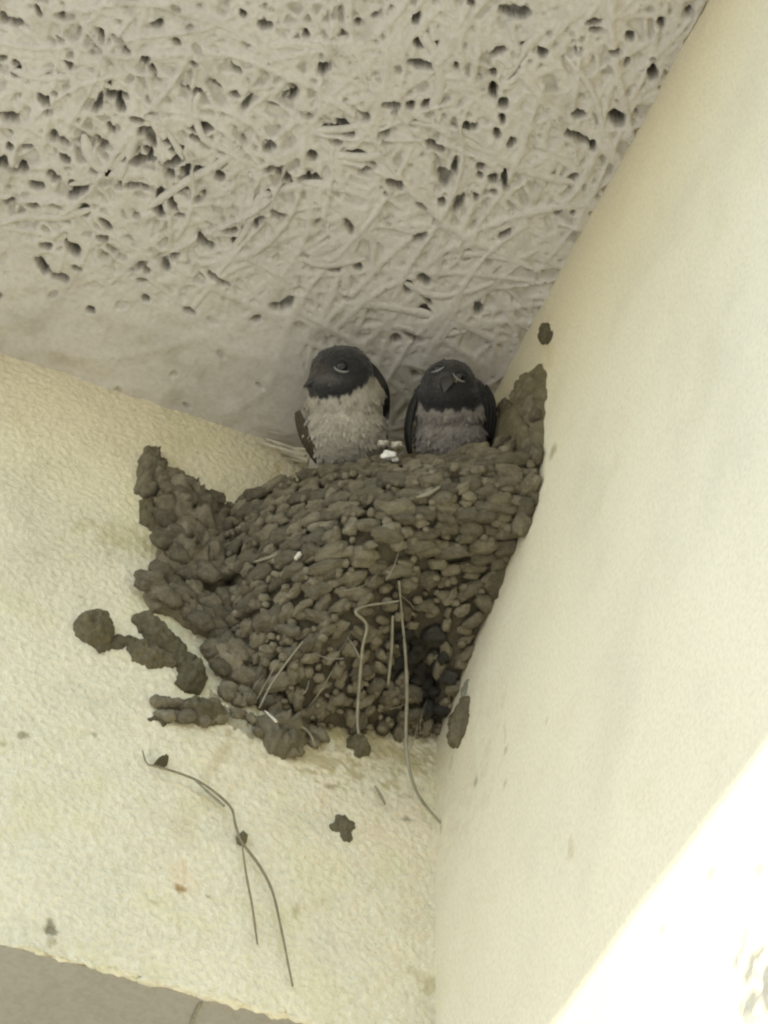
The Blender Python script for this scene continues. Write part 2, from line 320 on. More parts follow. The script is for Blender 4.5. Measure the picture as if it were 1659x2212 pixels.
for k, pl in enumerate(STR):
    pts = smooth_path([on_level(x, y, 0.0002) for x, y in pl], 4)
    m_ = len(pts); V = []; Fc = []; wd = random.uniform(.0012, .0020)
    for i, p in enumerate(pts):
        tdir = (pts[min(i+1, m_-1)]-pts[max(i-1, 0)]).normalized(); s = Vector((-tdir.y, tdir.x, 0))
        e = min(1, i/2.0, (m_-1-i)/2.0); hgt = 0.0005*e; wv = wd*(0.35+0.65*e)
        V += [p+s*wv+Vector((0, 0, .0006)), p+s*wv*.7-Vector((0, 0, hgt)), p-s*wv*.7-Vector((0, 0, hgt)), p-s*wv+Vector((0, 0, .0006))]
    for i in range(m_-1):
        for j in range(3): Fc.append((i*4+j, i*4+j+1, i*4+j+5, i*4+j+4))
    mesh_obj('wood_strand', V, Fc, M_CEIL2, ceil)

# ------------------------------------------------------------------ plastered beam (face on the left, darker soffit)
HB = 0.2375
cb = 0.0008
bx = np.arange(-0.262, 0.0081, cb); s_front = np.arange(0.004, -HB+0.0001, -cb)
rr_ = 0.0016
prof = [(0.0, z) for z in s_front if z > -HB+rr_] + [(rr_*(1-math.cos(a)), -HB+rr_*(1-math.sin(a))) for a in np.linspace(0, math.pi/2, 9)]
prof += [(rr_+0.0006, -HB+0.0006), (rr_+0.0008, -HB+0.004)]
prof = np.array(prof); nb = len(bx); mb = len(prof)
BX = np.repeat(bx[:, None], mb, 1); PY = np.repeat(prof[None, :, 0], nb, 0); PZ = np.repeat(prof[None, :, 1], nb, 0)
stip = 0.19e-3*fnoise((nb, mb), 2.2, 6, 41, 0.1)+0.09e-3*fnoise((nb, mb), 9, 40, 42)
wav = 0.22e-3*fnoise((nb, mb), 50, 220, 43)
ang_ = np.clip((PY/rr_), 0, 1)*math.pi/2
rag = 0.35e-3*fnoise((nb, mb), 6, 26, 44)+0.2e-3*fnoise((nb, mb), 3, 9, 45)
onedge = np.exp(-((PZ+HB)/0.004)**2)*np.exp(-(PY/0.004)**2)
disp = stip+wav
P = np.stack([BX, PY-disp*np.cos(ang_), ZC+PZ-(disp*0.5*np.sin(ang_))-rag*onedge], -1)
# dirt, stains and spatter on the face, in picture points turned into places on the beam
tint = np.ones((nb, mb, 3))
cosz = P[..., 2]
def face_px(p): return p
def stain(px, py, rx, rz, col, amount, seed=0, rot=0.0, soft=0.5, noise_amt=0.5):
    c = on_beam(px, py); dx = BX-c.x; dz = P[..., 2]-c.z
    ca, sa = math.cos(rot), math.sin(rot); a = (dx*ca+dz*sa)/rx; b = (-dx*sa+dz*ca)/rz
    r = np.sqrt(a*a+b*b); nz = fnoise((nb, mb), 3, 30, 100+seed)*noise_amt
    k = amount*sstep(1+soft, 1-soft, r+nz*0.5*np.clip(r, 0, 1.5))
    global tint
    tint = tint*(1-k[..., None]*(1-np.array(col)))
stain(820, 1760, .020, .022, (1.0, .90, .86), 0.33, 1, noise_amt=1.4)
stain(560, 1650, .018, .008, (1.0, .91, .86), 0.33, 2, noise_amt=1.2)
stain(890, 1950, .007, .040, (.97, .92, .88), 0.39, 3, noise_amt=1.6)
stain(400, 1800, .0035, .004, (.86, .79, .72), 0.44, 4)
stain(430, 1740, .0035, .016, (.88, .83, .76), 0.44, 5, rot=-0.55, noise_amt=.8)
stain(470, 1640, .002, .010, (.80, .76, .66), .7, 6, rot=-0.35, noise_amt=.8)
stain(245, 1160, .0062, .0050, (.74, .69, .56), .5, 7, noise_amt=1.0)
stain(315, 1172, .003, .004, (.8, .76, .64), .5, 8, noise_amt=1.2)
stain(860, 1640, .014, .006, (.82, .80, .72), .7, 9, noise_amt=1.2)
stain(800, 1605, .020, .004, (.70, .66, .52), .8, 10, noise_amt=1.2)
stain(690, 1640, .010, .004, (.66, .62, .48), .8, 11, noise_amt=1.3)
stain(390, 1920, .0013, .0014, (.48, .34, .20), .9, 12)
stain(390, 1890, .004, .006, (1.0, .88, .80), .6, 13)
for k, (sx, sy, a, b, d) in enumerate([(57, 1588, .0016, .0010, .5), (205, 1585, .0009, .0009, .5), (108, 1992, .0010, .0022, .35), (112, 2012, .0016, .0011, .3), (110, 2040, .0009, .0022, .6),
        (715, 1700, .0009, .0009, .5), (880, 1768, .0010, .0009, .4), (930, 2120, .0028, .0028, .75), (335, 1950, .0012, .0005, .7), (450, 1935, .0007, .0006, .6), (4, 1606, .0016, .0008, .6), (640, 1965, .0006, .002, .7),
        (480, 1065, .0018, .0010, .75), (600, 1010, .0012, .002, .8), (175, 1290, .0008, .0005, .7), (430, 1025, .0012, .0008, .75)]):
    stain(sx, sy, a, b, (d, d*.95, d*.8), .85, 20+k, noise_amt=.7)
yellow = sstep(.2, 1.8, fnoise((nb, mb), 20, 120, 77))[..., None]; tint = tint*(1-yellow*np.array([.03, .025, .09]))
beam = grid_mesh('plastered_beam', P, M_BEAM, np.clip(tint, 0, 1))
tag(beam, 'cream roughcast plastered beam face below the ceiling, nest and mud spatter on it', 'beam')
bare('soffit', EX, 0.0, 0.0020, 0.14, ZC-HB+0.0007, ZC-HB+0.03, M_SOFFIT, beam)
bare('beam_end', EX, -0.262, 0.0, 0.1, ZC-HB+0.031, ZC+0.003, M_OUT, beam)
bare('recessed_wall', EX, 0.0, 0.1405, 0.2, 0.0, ZC, M_OUT, beam)
bare('beam_core', -0.262, 0.0, 0.0065, 0.13, ZC-HB+0.031, ZC+0.003, M_OUT, beam)
# lighter chips of plaster broken out along the lower edge
for (px, py, s) in ((320, 2134, .0020), (442, 2168, .0016)):
    bm = bmesh.new(); bmesh.ops.create_icosphere(bm, subdivisions=2, radius=s)
    c = on_beam(px, py)
    for vv in bm.verts:
        k = 1+0.35*mnoise.noise(vv.co*600+Vector((px, py, 0))); vv.co = Vector((vv.co.x*1.5, vv.co.y*.7, vv.co.z*.55))*k
    me = bpy.data.meshes.new('plaster_chip'); bm.to_mesh(me); bm.free(); me.materials.append(M_OUT if s < 0 else M_SIDE)
    ca = me.color_attributes.new('tint', 'FLOAT_COLOR', 'POINT'); ca.data.foreach_set('color', [1.0]*4*len(me.vertices))
    o = bpy.data.objects.new('plaster_chip', me); COL.objects.link(o); o.parent = beam; o.location = (c.x, 0.0008, ZC-HB+0.0002)
# hairline crack in the soffit
V, Fc = tube([Vector((c.x, 0.004+i*0.004, ZC-HB+0.0004)) + Vector((random.uniform(-.0008, .0008), 0, 0)) for i, c in enumerate([on_beam(446, 2178)]*6)], 0.00045, 5)
mesh_obj('crack', V, Fc, M_SMEAR, beam)

# ------------------------------------------------------------------ side wall on the right
cs = 0.0012
sy = np.arange(-0.288, 0.0081, cs); sz = np.arange(0.004, -0.42, -cs)
ns, ms = len(sy), len(sz); SY, SZ = np.meshgrid(sy, sz, indexing='ij')
dsp = 0.05e-3*fnoise((ns, ms), 2.2, 8, 51, .3)+0.10e-3*fnoise((ns, ms), 30, 120, 52)
c = on_side(1664, 2185); rcr = np.sqrt(((SY-c.y)/.014)**2+((SZ+ZC-c.z)/.014)**2)
dsp += sstep(1.25, .7, rcr+.15*fnoise((ns, ms), 6, 24, 53))*.25e-3*fnoise((ns, ms), 2.2, 9, 54, .4)
P2 = np.stack([-dsp, SY, SZ+ZC], -1)
tint = np.ones((ns, ms, 3))
def stain2(px, py, ry, rz, col, amount, seed=0, noise_amt=.6, soft=.5):
    global tint
    c = on_side(px, py); r = np.sqrt(((SY-c.y)/ry)**2+((SZ+ZC-c.z)/rz)**2)
    k = amount*sstep(1+soft, 1-soft, r+.5*noise_amt*np.clip(r, 0, 1.5)*fnoise((ns, ms), 2.5, 16, 200+seed)); tint = tint*(1-k[..., None]*(1-np.array(col)))
for k, (sx, s_y, a, b_, d) in enumerate([(1195, 972, .0020, .0020, .55), (1027, 1687, .0014, .0018, .55), (1092, 1621, .0014, .0014, .5), (1090, 1588, .0007, .004, .85), (1092, 1690, .0008, .0010, .6), (952, 1790, .0012, .0018, .6),
        (1230, 1830, .0012, .0022, .85), (1180, 1560, .0008, .0008, .8), (1185, 745, .0030, .010, .93), (975, 1650, .0015, .003, .85), (1540, 1885, .0012, .0012, .8), (1430, 2010, .001, .001, .7), (1640, 1880, .0015, .0012, .8)]):
    stain2(sx, s_y, a, b_, (d, d*.96, d*.85), .9, k)
cr = sstep(1.25, .75, rcr+.35*fnoise((ns, ms), 5, 22, 59))*sstep(-.5, .5, fnoise((ns, ms), 3.5, 18, 60)); tint = tint*(1-cr[..., None]*np.array([.60, .57, .50]))
stain2(1000, 1640, .012, .020, (.94, .90, .87), .7, 30, 1.2)
tint *= 1-sstep(.8, 2.2, fnoise((ns, ms), 12, 70, 58))[..., None]*np.array([.02, .02, .04])
side = grid_mesh('side_wall', P2, M_SIDE, np.clip(tint, 0, 1))
tag(side, 'smooth cream wall on the right, sunlit in its lower corner', 'wall')
bare('wall_core', 0.0035, 0.2, EY, 0.25, 0.0, ZC+0.0195, M_OUT, side)
bare('wall_face', 0.0, 0.003, EY, -0.2885, 0.0, ZC-0.0005, M_OUT, side)
bare('wall_face', 0.0, 0.003, -0.288, 0.25, 0.0, ZC-0.4205, M_OUT, side)

# ------------------------------------------------------------------ mud: patches stuck on a wall, pellets
def patch(name, poly, plane, thick, mat, parent=None, jitter=2.5, sub=5, seed=0, origin=None, dome=0.55, grow=1.0):
    """a mud patch: outline in picture points, set on its wall, domed and lumpy"""
    rnd = random.Random(seed); pts = []
    for i in range(len(poly)):
        a, b = poly[i], poly[(i+1) % len(poly)]
        for j in range(sub):
            t_ = j/sub; bx_, by_ = a[0]+(b[0]-a[0])*t_, a[1]+(b[1]-a[1])*t_; q_ = Vector((bx_*.075, by_*.075, seed*3.7)); q2 = q_*2.7
            pts.append((bx_+jitter*(2.2*mnoise.noise(q_)+1.1*mnoise.noise(q2)), by_+jitter*(2.2*mnoise.noise(q_+Vector((0, 0, 50)))+1.1*mnoise.noise(q2+Vector((0, 0, 50))))))
    cx = sum(p[0] for p in pts)/len(pts); cy = sum(p[1] for p in pts)/len(pts)
    pts = [(cx+(p[0]-cx)*grow, cy+(p[1]-cy)*grow) for p in pts]
    fn = on_beam if plane == 'beam' else on_side
    rings = [1.0, 0.97, 0.91, 0.82, 0.70, 0.56, 0.40, 0.22]; V = []; Fc = []; N = len(pts)
    for q, s in enumerate(rings):
        for p in pts:
            x, y = cx+(p[0]-cx)*s, cy+(p[1]-cy)*s
            h = -0.0006 if q == 0 else thick*((1-s**2.2)**dome)
            w_ = fn(x, y); nz = mnoise.noise(w_*300+Vector((seed, 0, 0)))+0.7*mnoise.noise(w_*700)+.4*mnoise.noise(w_*1500)
            h = h+(0 if q == 0 else thick*0.5*nz*(1-s**3)); w_ = fn(x, y)
            V.append(w_+(Vector((0, -h, 0)) if plane == 'beam' else Vector((-h, 0, 0))))
    hc = thick*(1+.42*mnoise.noise(fn(cx, cy)*300+Vector((seed, 0, 0)))); V.append(fn(cx, cy)+(Vector((0, -hc, 0)) if plane == 'beam' else Vector((-hc, 0, 0))))
    for q in range(len(rings)-1):
        for i in range(N): Fc.append((q*N+i, q*N+(i+1) % N, (q+1)*N+(i+1) % N, (q+1)*N+i))
    for i in range(N): Fc.append(((len(rings)-1)*N+i, (len(rings)-1)*N+(i+1) % N, len(V)-1))
    return mesh_obj(name, V, Fc, mat, parent, origin=fn(cx, cy) if origin is None else origin)

PELLETS = []; SHADE_PELLETS = []
for k in range(12):
    bm = bmesh.new(); bmesh.ops.create_icosphere(bm, subdivisions=3, radius=1.0)
    o3 = Vector((k*7.3, k*3.1, k))
    for vv in bm.verts:
        p = vv.co; q = Vector([math.copysign(abs(x)**0.85, x) for x in p])
        vv.co = q*(1+0.36*mnoise.noise(p*1.3+o3)+0.20*mnoise.noise(p*3.3+o3)+0.12*mnoise.noise(p*7.5+o3))
    me = bpy.data.meshes.new('mud_pellet'); bm.to_mesh(me); bm.free()
    me.polygons.foreach_set('use_smooth', [True]*len(me.polygons)); me.materials.append(M_PELLET); PELLETS.append(me)
    md_ = me.copy(); md_.materials.clear(); md_.materials.append(M_PELLET_SHADE); SHADE_PELLETS.append(md_)

nest = empty('swallow_nest', (0, 0, ZC-0.125))
tag(nest, 'brown mud pellet cup nest plastered into the corner under the ceiling', 'nest')
NL = world_loc(nest)
PL = []
def pellet(p, e1, nrm, size, roll=0.0, shaded=False):
    e1 = (e1-nrm*e1.dot(nrm)).normalized(); e2 = nrm.cross(e1)
    a = e1*math.cos(roll)+e2*math.sin(roll); b2 = nrm.cross(a)
    M = Matrix((a*size[0], b2*size[1], nrm*size[2])).transposed().to_4x4(); M.translation = p-NL
    PL.append((size[0]*size[1]/depth_of(p)**2, random.choice(SHADE_PELLETS if shaded else PELLETS), M))

# contact lines of the cup on the beam and on the side wall, top to bottom
LB = [(478, 1108), (474, 1180), (478, 1270), (492, 1370), (522, 1460), (575, 1535), (690, 1572), (830, 1585), (930, 1592)]
LS = [(1112, 935), (1162, 985), (1158, 1060), (1128, 1140), (1088, 1222), (1058, 1310), (1016, 1415), (976, 1520), (940, 1590)]
def interp(lst, t_):
    t_ = max(0, min(0.9999, t_))*(len(lst)-1); i = int(t_); k = t_-i
    p0, p1, p2, p3 = lst[max(i-1, 0)], lst[i], lst[i+1], lst[min(i+2, len(lst)-1)]
    return 0.5*((2*p1)+(p2-p0)*k+(2*p0-5*p1+4*p2-p3)*k*k+(3*p1-p0-3*p2+p3)*k**3)
CB = [on_beam(*p) for p in LB]; CS = [on_side(*p) for p in LS]
def cup(ph, t_):
    a = interp(CB, t_); b = interp(CS, t_); ang = ph*math.pi/2
    kk = 0.92+0.53*math.exp(-(t_/0.26)**2)
    c, s = max(0, math.cos(ang))**kk, max(0, math.sin(ang))**kk
    z = a.z+(b.z-a.z)*ph - 0.006*math.sin(math.pi*ph)*(1-t_)**1.5
    z -= 0.009*math.exp(-((ph-.74)/.2)**2)*math.exp(-(t_/.16)**2)
    h = 1-0.52*math.exp(-((ph-.72)/.15)**2)*math.exp(-((t_-.74)/.17)**2)
    return Vector((a.x*c*h, b.y*s*h, z+.012*(1-h)))
def cup_normal(ph, t_):
    du = cup(min(ph+.02, 1), t_)-cup(max(ph-.02, 0), t_); dv = cup(ph, min(t_+.02, .99))-cup(ph, max(t_-.02, 0))
    nn = du.cross(dv).normalized()
    if nn.dot(POS-cup(ph, t_)) < 0: nn = -nn
    return nn, du.normalized()
V = []; Fc = []; NP, NT = 44, 40
for i in range(NT+1):
    for j in range(NP+1):
        ph, t_ = j/NP, i/NT*0.985
        nn, _ = cup_normal(min(max(ph, .02), .98), max(t_, .01)); p = cup(ph, t_)
        V.append(p+nn*(0.0011*mnoise.noise(p*220)-0.0012))
# inner wall and floor of the cup
top = len(V)
for q, (s, dz) in enumerate(((0.93, 0.0012), (0.84, -0.002), (0.80, -0.012), (0.7, -0.024), (0.4, -0.031), (0.05, -0.033))):
    for j in range(NP+1):
        p = cup(j/NP, 0); V.append(Vector((p.x*s, p.y*s, p.z+dz)))
for i in range(NT):
    for j in range(NP): Fc.append((i*(NP+1)+j, i*(NP+1)+j+1, (i+1)*(NP+1)+j+1, (i+1)*(NP+1)+j))
for j in range(NP): Fc.append((j, j+1, top+j+1, top+j))
for q in range(5):
    for j in range(NP):
        a = top+q*(NP+1)+j; Fc.append((a, a+1, a+NP+2, a+NP+1))
mesh_obj('cup_wall', V, Fc, M_CORE, nest)
# courses of pellets laid round the cup
rows = 29
for i in range(rows):
    t_ = 0.012+(i/(rows-1))**0.95*0.93
    L = sum((cup((k+1)/20, t_)-cup(k/20, t_)).length for k in range(20))
    wcell = 0.0066+0.0007*math.sin(i*1.7); cnt = max(2, round(L/wcell)); off = random.random()
    acc = [0]
    for k in range(60): acc.append(acc[-1]+(cup((k+1)/60, t_)-cup(k/60, t_)).length)
    for k in range(cnt):
        target = (k+0.15+0.7*((off+0.5*(i % 2)) % 1)+random.uniform(-.22, .22))/cnt*acc[-1]
        ph = next((q/60 for q in range(1, 61) if acc[q] >= target), 0.99)
        ph = min(.985, max(.015, ph)); tt = min(.965, max(.0, t_+random.uniform(-.016, .016)))
        nn, e1 = cup_normal(ph, max(.01, tt)); p = cup(ph, tt)
        shade = math.exp(-((ph-.76)/.2)**2)*math.exp(-((tt-.78)/.2)**2)  # weight of the shade painted on the nest's lower right
        if shade > random.uniform(.55, 1.35): continue
        g = random.uniform(.62, 1.22)*(1 if t_ < .55 else .86); tilt = 0.28 if t_ < .5 else 0.8
        nn2 = (nn+Vector((random.uniform(-.25, .25), random.uniform(-.25, .25), random.uniform(-.1, .35)))).normalized()
        pellet(p+nn*random.uniform(-.0008, .0012), e1, nn2, (.0041*g*random.uniform(.75, 1.35), .0023*g*random.uniform(.85, 1.2), .0023*g), random.uniform(-tilt, tilt), shade > random.uniform(.25, .9))
# the ear of mud that climbs the beam on the left of the cup, with its pellets
LOBE = [[(310, 972), (342, 975), (340, 998), (356, 1002), (367, 1040), (352, 1072), (310, 1082), (287, 1068), (296, 1010)],
        [(345, 1030), (400, 1050), (428, 1080), (480, 1112), (500, 1180), (470, 1200), (400, 1180), (352, 1130), (335, 1075)],
        [(300, 1082), (340, 1075), (352, 1120), (345, 1162), (322, 1146), (300, 1130)],
        [(345, 1140), (420, 1150), (500, 1190), (520, 1260), (480, 1292), (400, 1268), (360, 1250), (334, 1215)],
        [(305, 1290), (330, 1255), (372, 1270), (440, 1300), (520, 1330), (520, 1400), (460, 1390), (410, 1365), (370, 1335), (325, 1325)],
        [(430, 1400), (480, 1385), (560, 1420), (570, 1500), (520, 1490), (462, 1460)],
        [(540, 1560), (600, 1550), (660, 1580), (652, 1625), (612, 1645), (580, 1630), (562, 1600)]]
LT = [.006, .010, .004, .010, .007, .007, .008]
for k, pl in enumerate(LOBE): patch('mud_ear', pl, 'beam', LT[k], M_MUD if k not in (2,) else M_SPLAT, nest, 2.2, 5, k+1)
def inside(p, poly):
    r_ = False
    for i in range(len(poly)):
        a, b = poly[i], poly[i-1]
        if (a[1] > p[1]) != (b[1] > p[1]) and p[0] < (b[0]-a[0])*(p[1]-a[1])/(b[1]-a[1])+a[0]: r_ = not r_
    return r_
def strew(polys, fn, out, thick, tries, mind, size, cap=999):
    got = []
    for _ in range(tries):
        pl = random.choice(polys); xs_ = [p[0] for p in pl]; ys_ = [p[1] for p in pl]
        p = (random.uniform(min(xs_), max(xs_)), random.uniform(min(ys_), max(ys_)))
        if not inside(p, pl) or any((p[0]-q[0])**2+(p[1]-q[1])**2 < mind**2 for q in got): continue
        got.append(p); g = random.uniform(.8, 1.2)
        nn = (out+Vector((random.uniform(-.3, .3), random.uniform(-.3, .3), random.uniform(-.2, .3)))).normalized()
        pellet(fn(*p)+out*thick*random.uniform(.35, .85), Vector((1, 0, -.2)) if abs(out.y) > .5 else Vector((0, 1, .4)), nn, (size*1.35*g, size*.95*g, size*.8*g), random.uniform(-.8, .8))
        if len(got) >= cap: break
strew([LOBE[1], LOBE[3], LOBE[1], LOBE[4], LOBE[5]], on_beam, Vector((0, -1, 0)), .0085, 1200, 25, .0031, 62)
strew([[(440, 1395), (520, 1470), (570, 1560), (610, 1610), (545, 1592), (480, 1510)], [(330, 1515), (400, 1530), (480, 1560), (420, 1570), (350, 1560)], [(560, 1590), (660, 1585), (700, 1600), (620, 1640)]], on_beam, Vector((0, -1, 0)), .0030, 900, 15, .0019, 40)
# thin tongue of mud that climbs the side wall
TONGUE = [[(1056, 965), (1085, 895), (1112, 862), (1130, 835), (1139, 801), (1148, 804), (1150, 845), (1156, 832), (1156, 802), (1171, 783), (1182, 812), (1183, 850), (1178, 890), (1176, 960), (1166, 1012), (1120, 1045), (1072, 1015)],
          [(1090, 1000), (1167, 990), (1162, 1090), (1137, 1140), (1095, 1180), (1070, 1100)],
          [(1060, 1150), (1117, 1130), (1100, 1210), (1072, 1290), (1040, 1330), (1030, 1250)]]
for k, pl in enumerate(TONGUE): patch('mud_tongue', pl, 'side', (.0042, .005, .006)[k], M_SPLAT, nest, 2.0, 5, 20+k)
strew([TONGUE[1], TONGUE[2]], on_side, Vector((-1, 0, 0)), .0045, 300, 30, .0032, 20)
strew([[(1062, 960), (1090, 900), (1120, 865), (1135, 830), (1172, 830), (1172, 900), (1165, 1000), (1110, 1030)]], on_side, Vector((-1, 0, 0)), .0036, 500, 19, .0022, 26)
PL.sort(key=lambda q: (-q[0]-(1 if q[1] in SHADE_PELLETS else 0)))
for _, me, M in PL[:300]:
    o = bpy.data.objects.new('mud_pellet', me); COL.objects.link(o); o.parent = nest; o.matrix_local = M
bmr = bmesh.new()
for _, me, M in [q for q in PL[300:]]:
    k0 = len(bmr.verts); bmr.from_mesh(me); bmr.verts.ensure_lookup_table()
    for vv in bmr.verts[k0:]: vv.co = M @ vv.co
# crumbs packed between the pellets: too small to pick apart
bm = bmr
for k in range(520):
    ph, t_ = random.uniform(.01, .99), random.uniform(0, .97)
    if math.exp(-((ph-.76)/.2)**2)*math.exp(-((t_-.78)/.2)**2) > .4: continue
    nn, _ = cup_normal(min(max(ph, .02), .98), max(.01, t_)); p = cup(ph, t_)
    s = random.uniform(.0008, .0019)
    bmesh.ops.create_icosphere(bm, subdivisions=1, radius=s, matrix=Matrix.Translation(p+nn*random.uniform(-.0004, .0022)-NL) @ Matrix.Diagonal((random.uniform(.7, 1.4), random.uniform(.7, 1.4), random.uniform(.7, 1.2), 1)))
for vv in bm.verts: vv.co += .6*Vector((mnoise.noise(vv.co*900), mnoise.noise(vv.co*900+Vector((9, 0, 0))), mnoise.noise(vv.co*900+Vector((0, 9, 0)))))*.0004
me = bpy.data.meshes.new('mud_crumbs'); bm.to_mesh(me); bm.free(); me.materials.append(M_MUD); me.polygons.foreach_set('use_smooth', [True]*len(me.polygons))
o = bpy.data.objects.new('mud_crumbs', me); COL.objects.link(o); o.parent = nest; o['kind'] = 'stuff'

# straws worked into the nest
def cup_at(x, y, lift=.004):                 # a point on the front of the cup seen at a picture point
    best = None
    for i in range(41):
        for j in range(41):
            p = cup(i/40, j/40*.98); q = p-POS; z = q.dot(F)
            e = (829.5+FPX*q.dot(RV)/z-x)**2+(1106-FPX*q.dot(UV)/z-y)**2
            if best is None or e < best[0]: best = (e, p)
    d = ray(x, y).normalized(); p = POS+d*((best[1]-POS).dot(d)); return p-d*lift
def straw(name, pts, r, mat, parent=None, seg=6):
    pp = smooth_path(pts, 5); nn = len(pp)
    rr = [r*(0.55+0.45*math.sin(math.pi*min(1, .12+.88*(1-i/(nn-1)))))*(1+.25*mnoise.noise(p*400)) for i, p in enumerate(pp)]
    V, Fc = tube(pp, rr, seg); return mesh_obj(name, V, Fc, mat, parent)
straw('straw', [cup_at(862, 1255), cup_at(868, 1330), cup_at(876, 1420, .006), cup_at(879, 1500, .009), on_beam(877, 1580, .012), on_beam(882, 1650, .010), on_beam(905, 1720, .006), on_beam(965, 1792, .003)], .00056, M_STRAW, nest)
straw('straw', [cup_at(862, 1298), cup_at(830, 1303), cup_at(795, 1308), cup_at(768, 1322), cup_at(792, 1350), cup_at(783, 1400), cup_at(777, 1470, .006), on_beam(772, 1550, .014), on_beam(775, 1586, .012)], .00048, M_STRAW, nest)
straw('straw', [cup_at(655, 1385), cup_at(620, 1430), cup_at(585, 1480), on_beam(560, 1530, .006)], .00035, M_STRAW, nest)
straw('straw', [cup_at(848, 1330), cup_at(846, 1400), cup_at(838, 1480)], .0005, M_STRAW, nest)
for (x0, y0, x1, y1) in ((515, 1138, 560, 1110), (545, 1215, 610, 1192), (750, 1020, 830, 1012), (900, 1075, 950, 1052)):
    straw('straw', [cup_at(x0, y0, .0026), cup_at((x0+x1)/2, (y0+y1)/2+3, .0036), cup_at(x1, y1, .0024)], random.uniform(.0004, .0007), M_STRAW, nest)
for (x0, y0, x1, y1, r) in ((575, 948, 690, 990, .0008), (610, 975, 688, 1000, .0013), (560, 955, 660, 985, .0007), (600, 965, 670, 972, .0006), (622, 992, 690, 1002, .0006)):
    straw('straw', [on_beam(x0, y0, .001), on_beam((x0+x1)/2, (y0+y1)/2, .004), on_beam(x1, y1, .011)], r, M_PALE, nest)
V = []; Fc = []
for k in range(16):
    ph, t_ = random.uniform(.1, .9), random.uniform(.4, .97); p = cup(ph, min(t_, .97)); nn, e1 = cup_normal(ph, max(.02, min(t_, .96)))
    d = (e1*random.uniform(-1, 1)+Vector((0, 0, -1))*random.uniform(-.2, 1.2)).normalized(); ln = random.uniform(.005, .02)
    side_ = nn.cross(d); cv = random.uniform(-.3, .3)
    v_, f_ = tube([p+nn*(.0016+.0018*math.sin(math.pi*q/5))+d*ln*q/5+side_*cv*ln*(q/5)**2 for q in range(6)], random.uniform(.0001, .0002), 4)
    Fc += [tuple(i_+len(V) for i_ in f) for f in f_]; V += v_
tag(mesh_obj('rootlets', V, Fc, M_STRAW, nest), kind='stuff')
straw('straw', [on_beam(572, 1535, .010), on_beam(590, 1552, .012), on_beam(598, 1560, .012)], .0004, M_PALE, nest)
straw('straw', [on_beam(620, 1560, .008), on_beam(655, 1572, .007), on_beam(672, 1590, .005), on_beam(680, 1615, .003)], .0004, M_STRAW, nest)
straw('straw', [cup_at(638, 1207), cup_at(644, 1201), cup_at(650, 1194)], .0009, M_PALE, nest)

# ------------------------------------------------------------------ separate mud lumps and other things stuck on the walls
def lump(name, poly, plane, thick, label, cat='mud', mat=M_SPLAT, seed=50, group=None, jitter=1.6):
    """a lump of mud: crumbs of different size pressed together inside the outline"""
    rnd = random.Random(seed); fn = on_beam if plane == 'beam' else on_side; out = Vector((0, -1, 0)) if plane == 'beam' else Vector((-1, 0, 0))
    cx = sum(p[0] for p in poly)/len(poly); cy = sum(p[1] for p in poly)/len(poly); O = fn(cx, cy); sp = depth_of(O)/FPX
    ar = abs(sum(poly[i_-1][0]*poly[i_][1]-poly[i_][0]*poly[i_-1][1] for i_ in range(len(poly))))/2
    base = max(4.5, min(11.0, math.sqrt(ar)*.18)); got = []; bm_ = bmesh.new()
    ring = [(poly[i_][0]+(poly[i_-1][0]-poly[i_][0])*q/6, poly[i_][1]+(poly[i_-1][1]-poly[i_][1])*q/6) for i_ in range(len(poly)) for q in range(6)]
    for _ in range(900):
        p = (rnd.uniform(min(q[0] for q in poly), max(q[0] for q in poly)), rnd.uniform(min(q[1] for q in poly), max(q[1] for q in poly)))
        if not inside(p, poly) or any((p[0]-q[0])**2+(p[1]-q[1])**2 < (base*.62)**2 for q in got): continue
        got.append(p); dm = min(math.hypot(p[0]-q[0], p[1]-q[1]) for q in ring); rr = max(base*.55, min(base*1.3, dm+base*.5))*rnd.uniform(.9, 1.12)
        h = thick*min(1, .30+.55*dm/base)*rnd.uniform(.75, 1.15); k0 = len(bm_.verts)
        M_ = Matrix.Translation(fn(*p)-O+out*h*.15) @ (Matrix.Diagonal((rr*sp, h, rr*sp*1.25, 1)) if plane == 'beam' else Matrix.Diagonal((h, rr*sp*1.9, rr*sp*1.15, 1)))
        bmesh.ops.create_icosphere(bm_, subdivisions=2, radius=1.0, matrix=M_)
    me_ = bpy.data.meshes.new(name); bm_.to_mesh(me_); bm_.free(); me2 = fuse(me_, 0.00038, .5, 2)
    nl = [v.normal.copy() for v in me2.vertices]; cl = [v.co.copy() for v in me2.vertices]; flat = []
    for c_, n_ in zip(cl, nl): flat += list(c_+n_*(.0006*mnoise.noise((c_+O)*420)+.0003*mnoise.noise((c_+O)*1000)))
    me2.vertices.foreach_set('co', flat); me2.update()
    me2.materials.clear(); me2.materials.append(mat); me2.polygons.foreach_set('use_smooth', [True]*len(me2.polygons)); me2.name = name
    o = bpy.data.objects.new(name, me2); COL.objects.link(o); o.location = O; return tag(o, label, cat, group)
lump('mud_lump', [(162, 1350), (180, 1332), (215, 1330), (238, 1355), (240, 1385), (222, 1398), (195, 1390), (165, 1372)], 'beam', .0052, 'round olive mud lump at the far left end of the spatter', seed=50)
lump('mud_streak', [(208, 1388), (245, 1378), (280, 1376), (300, 1388), (272, 1394), (240, 1402), (212, 1410)], 'beam', .0016, 'thin dark mud streak trailing from the round leftmost lump', seed=51, jitter=.8)
lump('mud_lump', [(268, 1382), (310, 1390), (352, 1412), (384, 1430), (372, 1440), (318, 1440), (288, 1426)], 'beam', .0032, 'flat mud lump below the twisted one, right of the thin streak', seed=52)
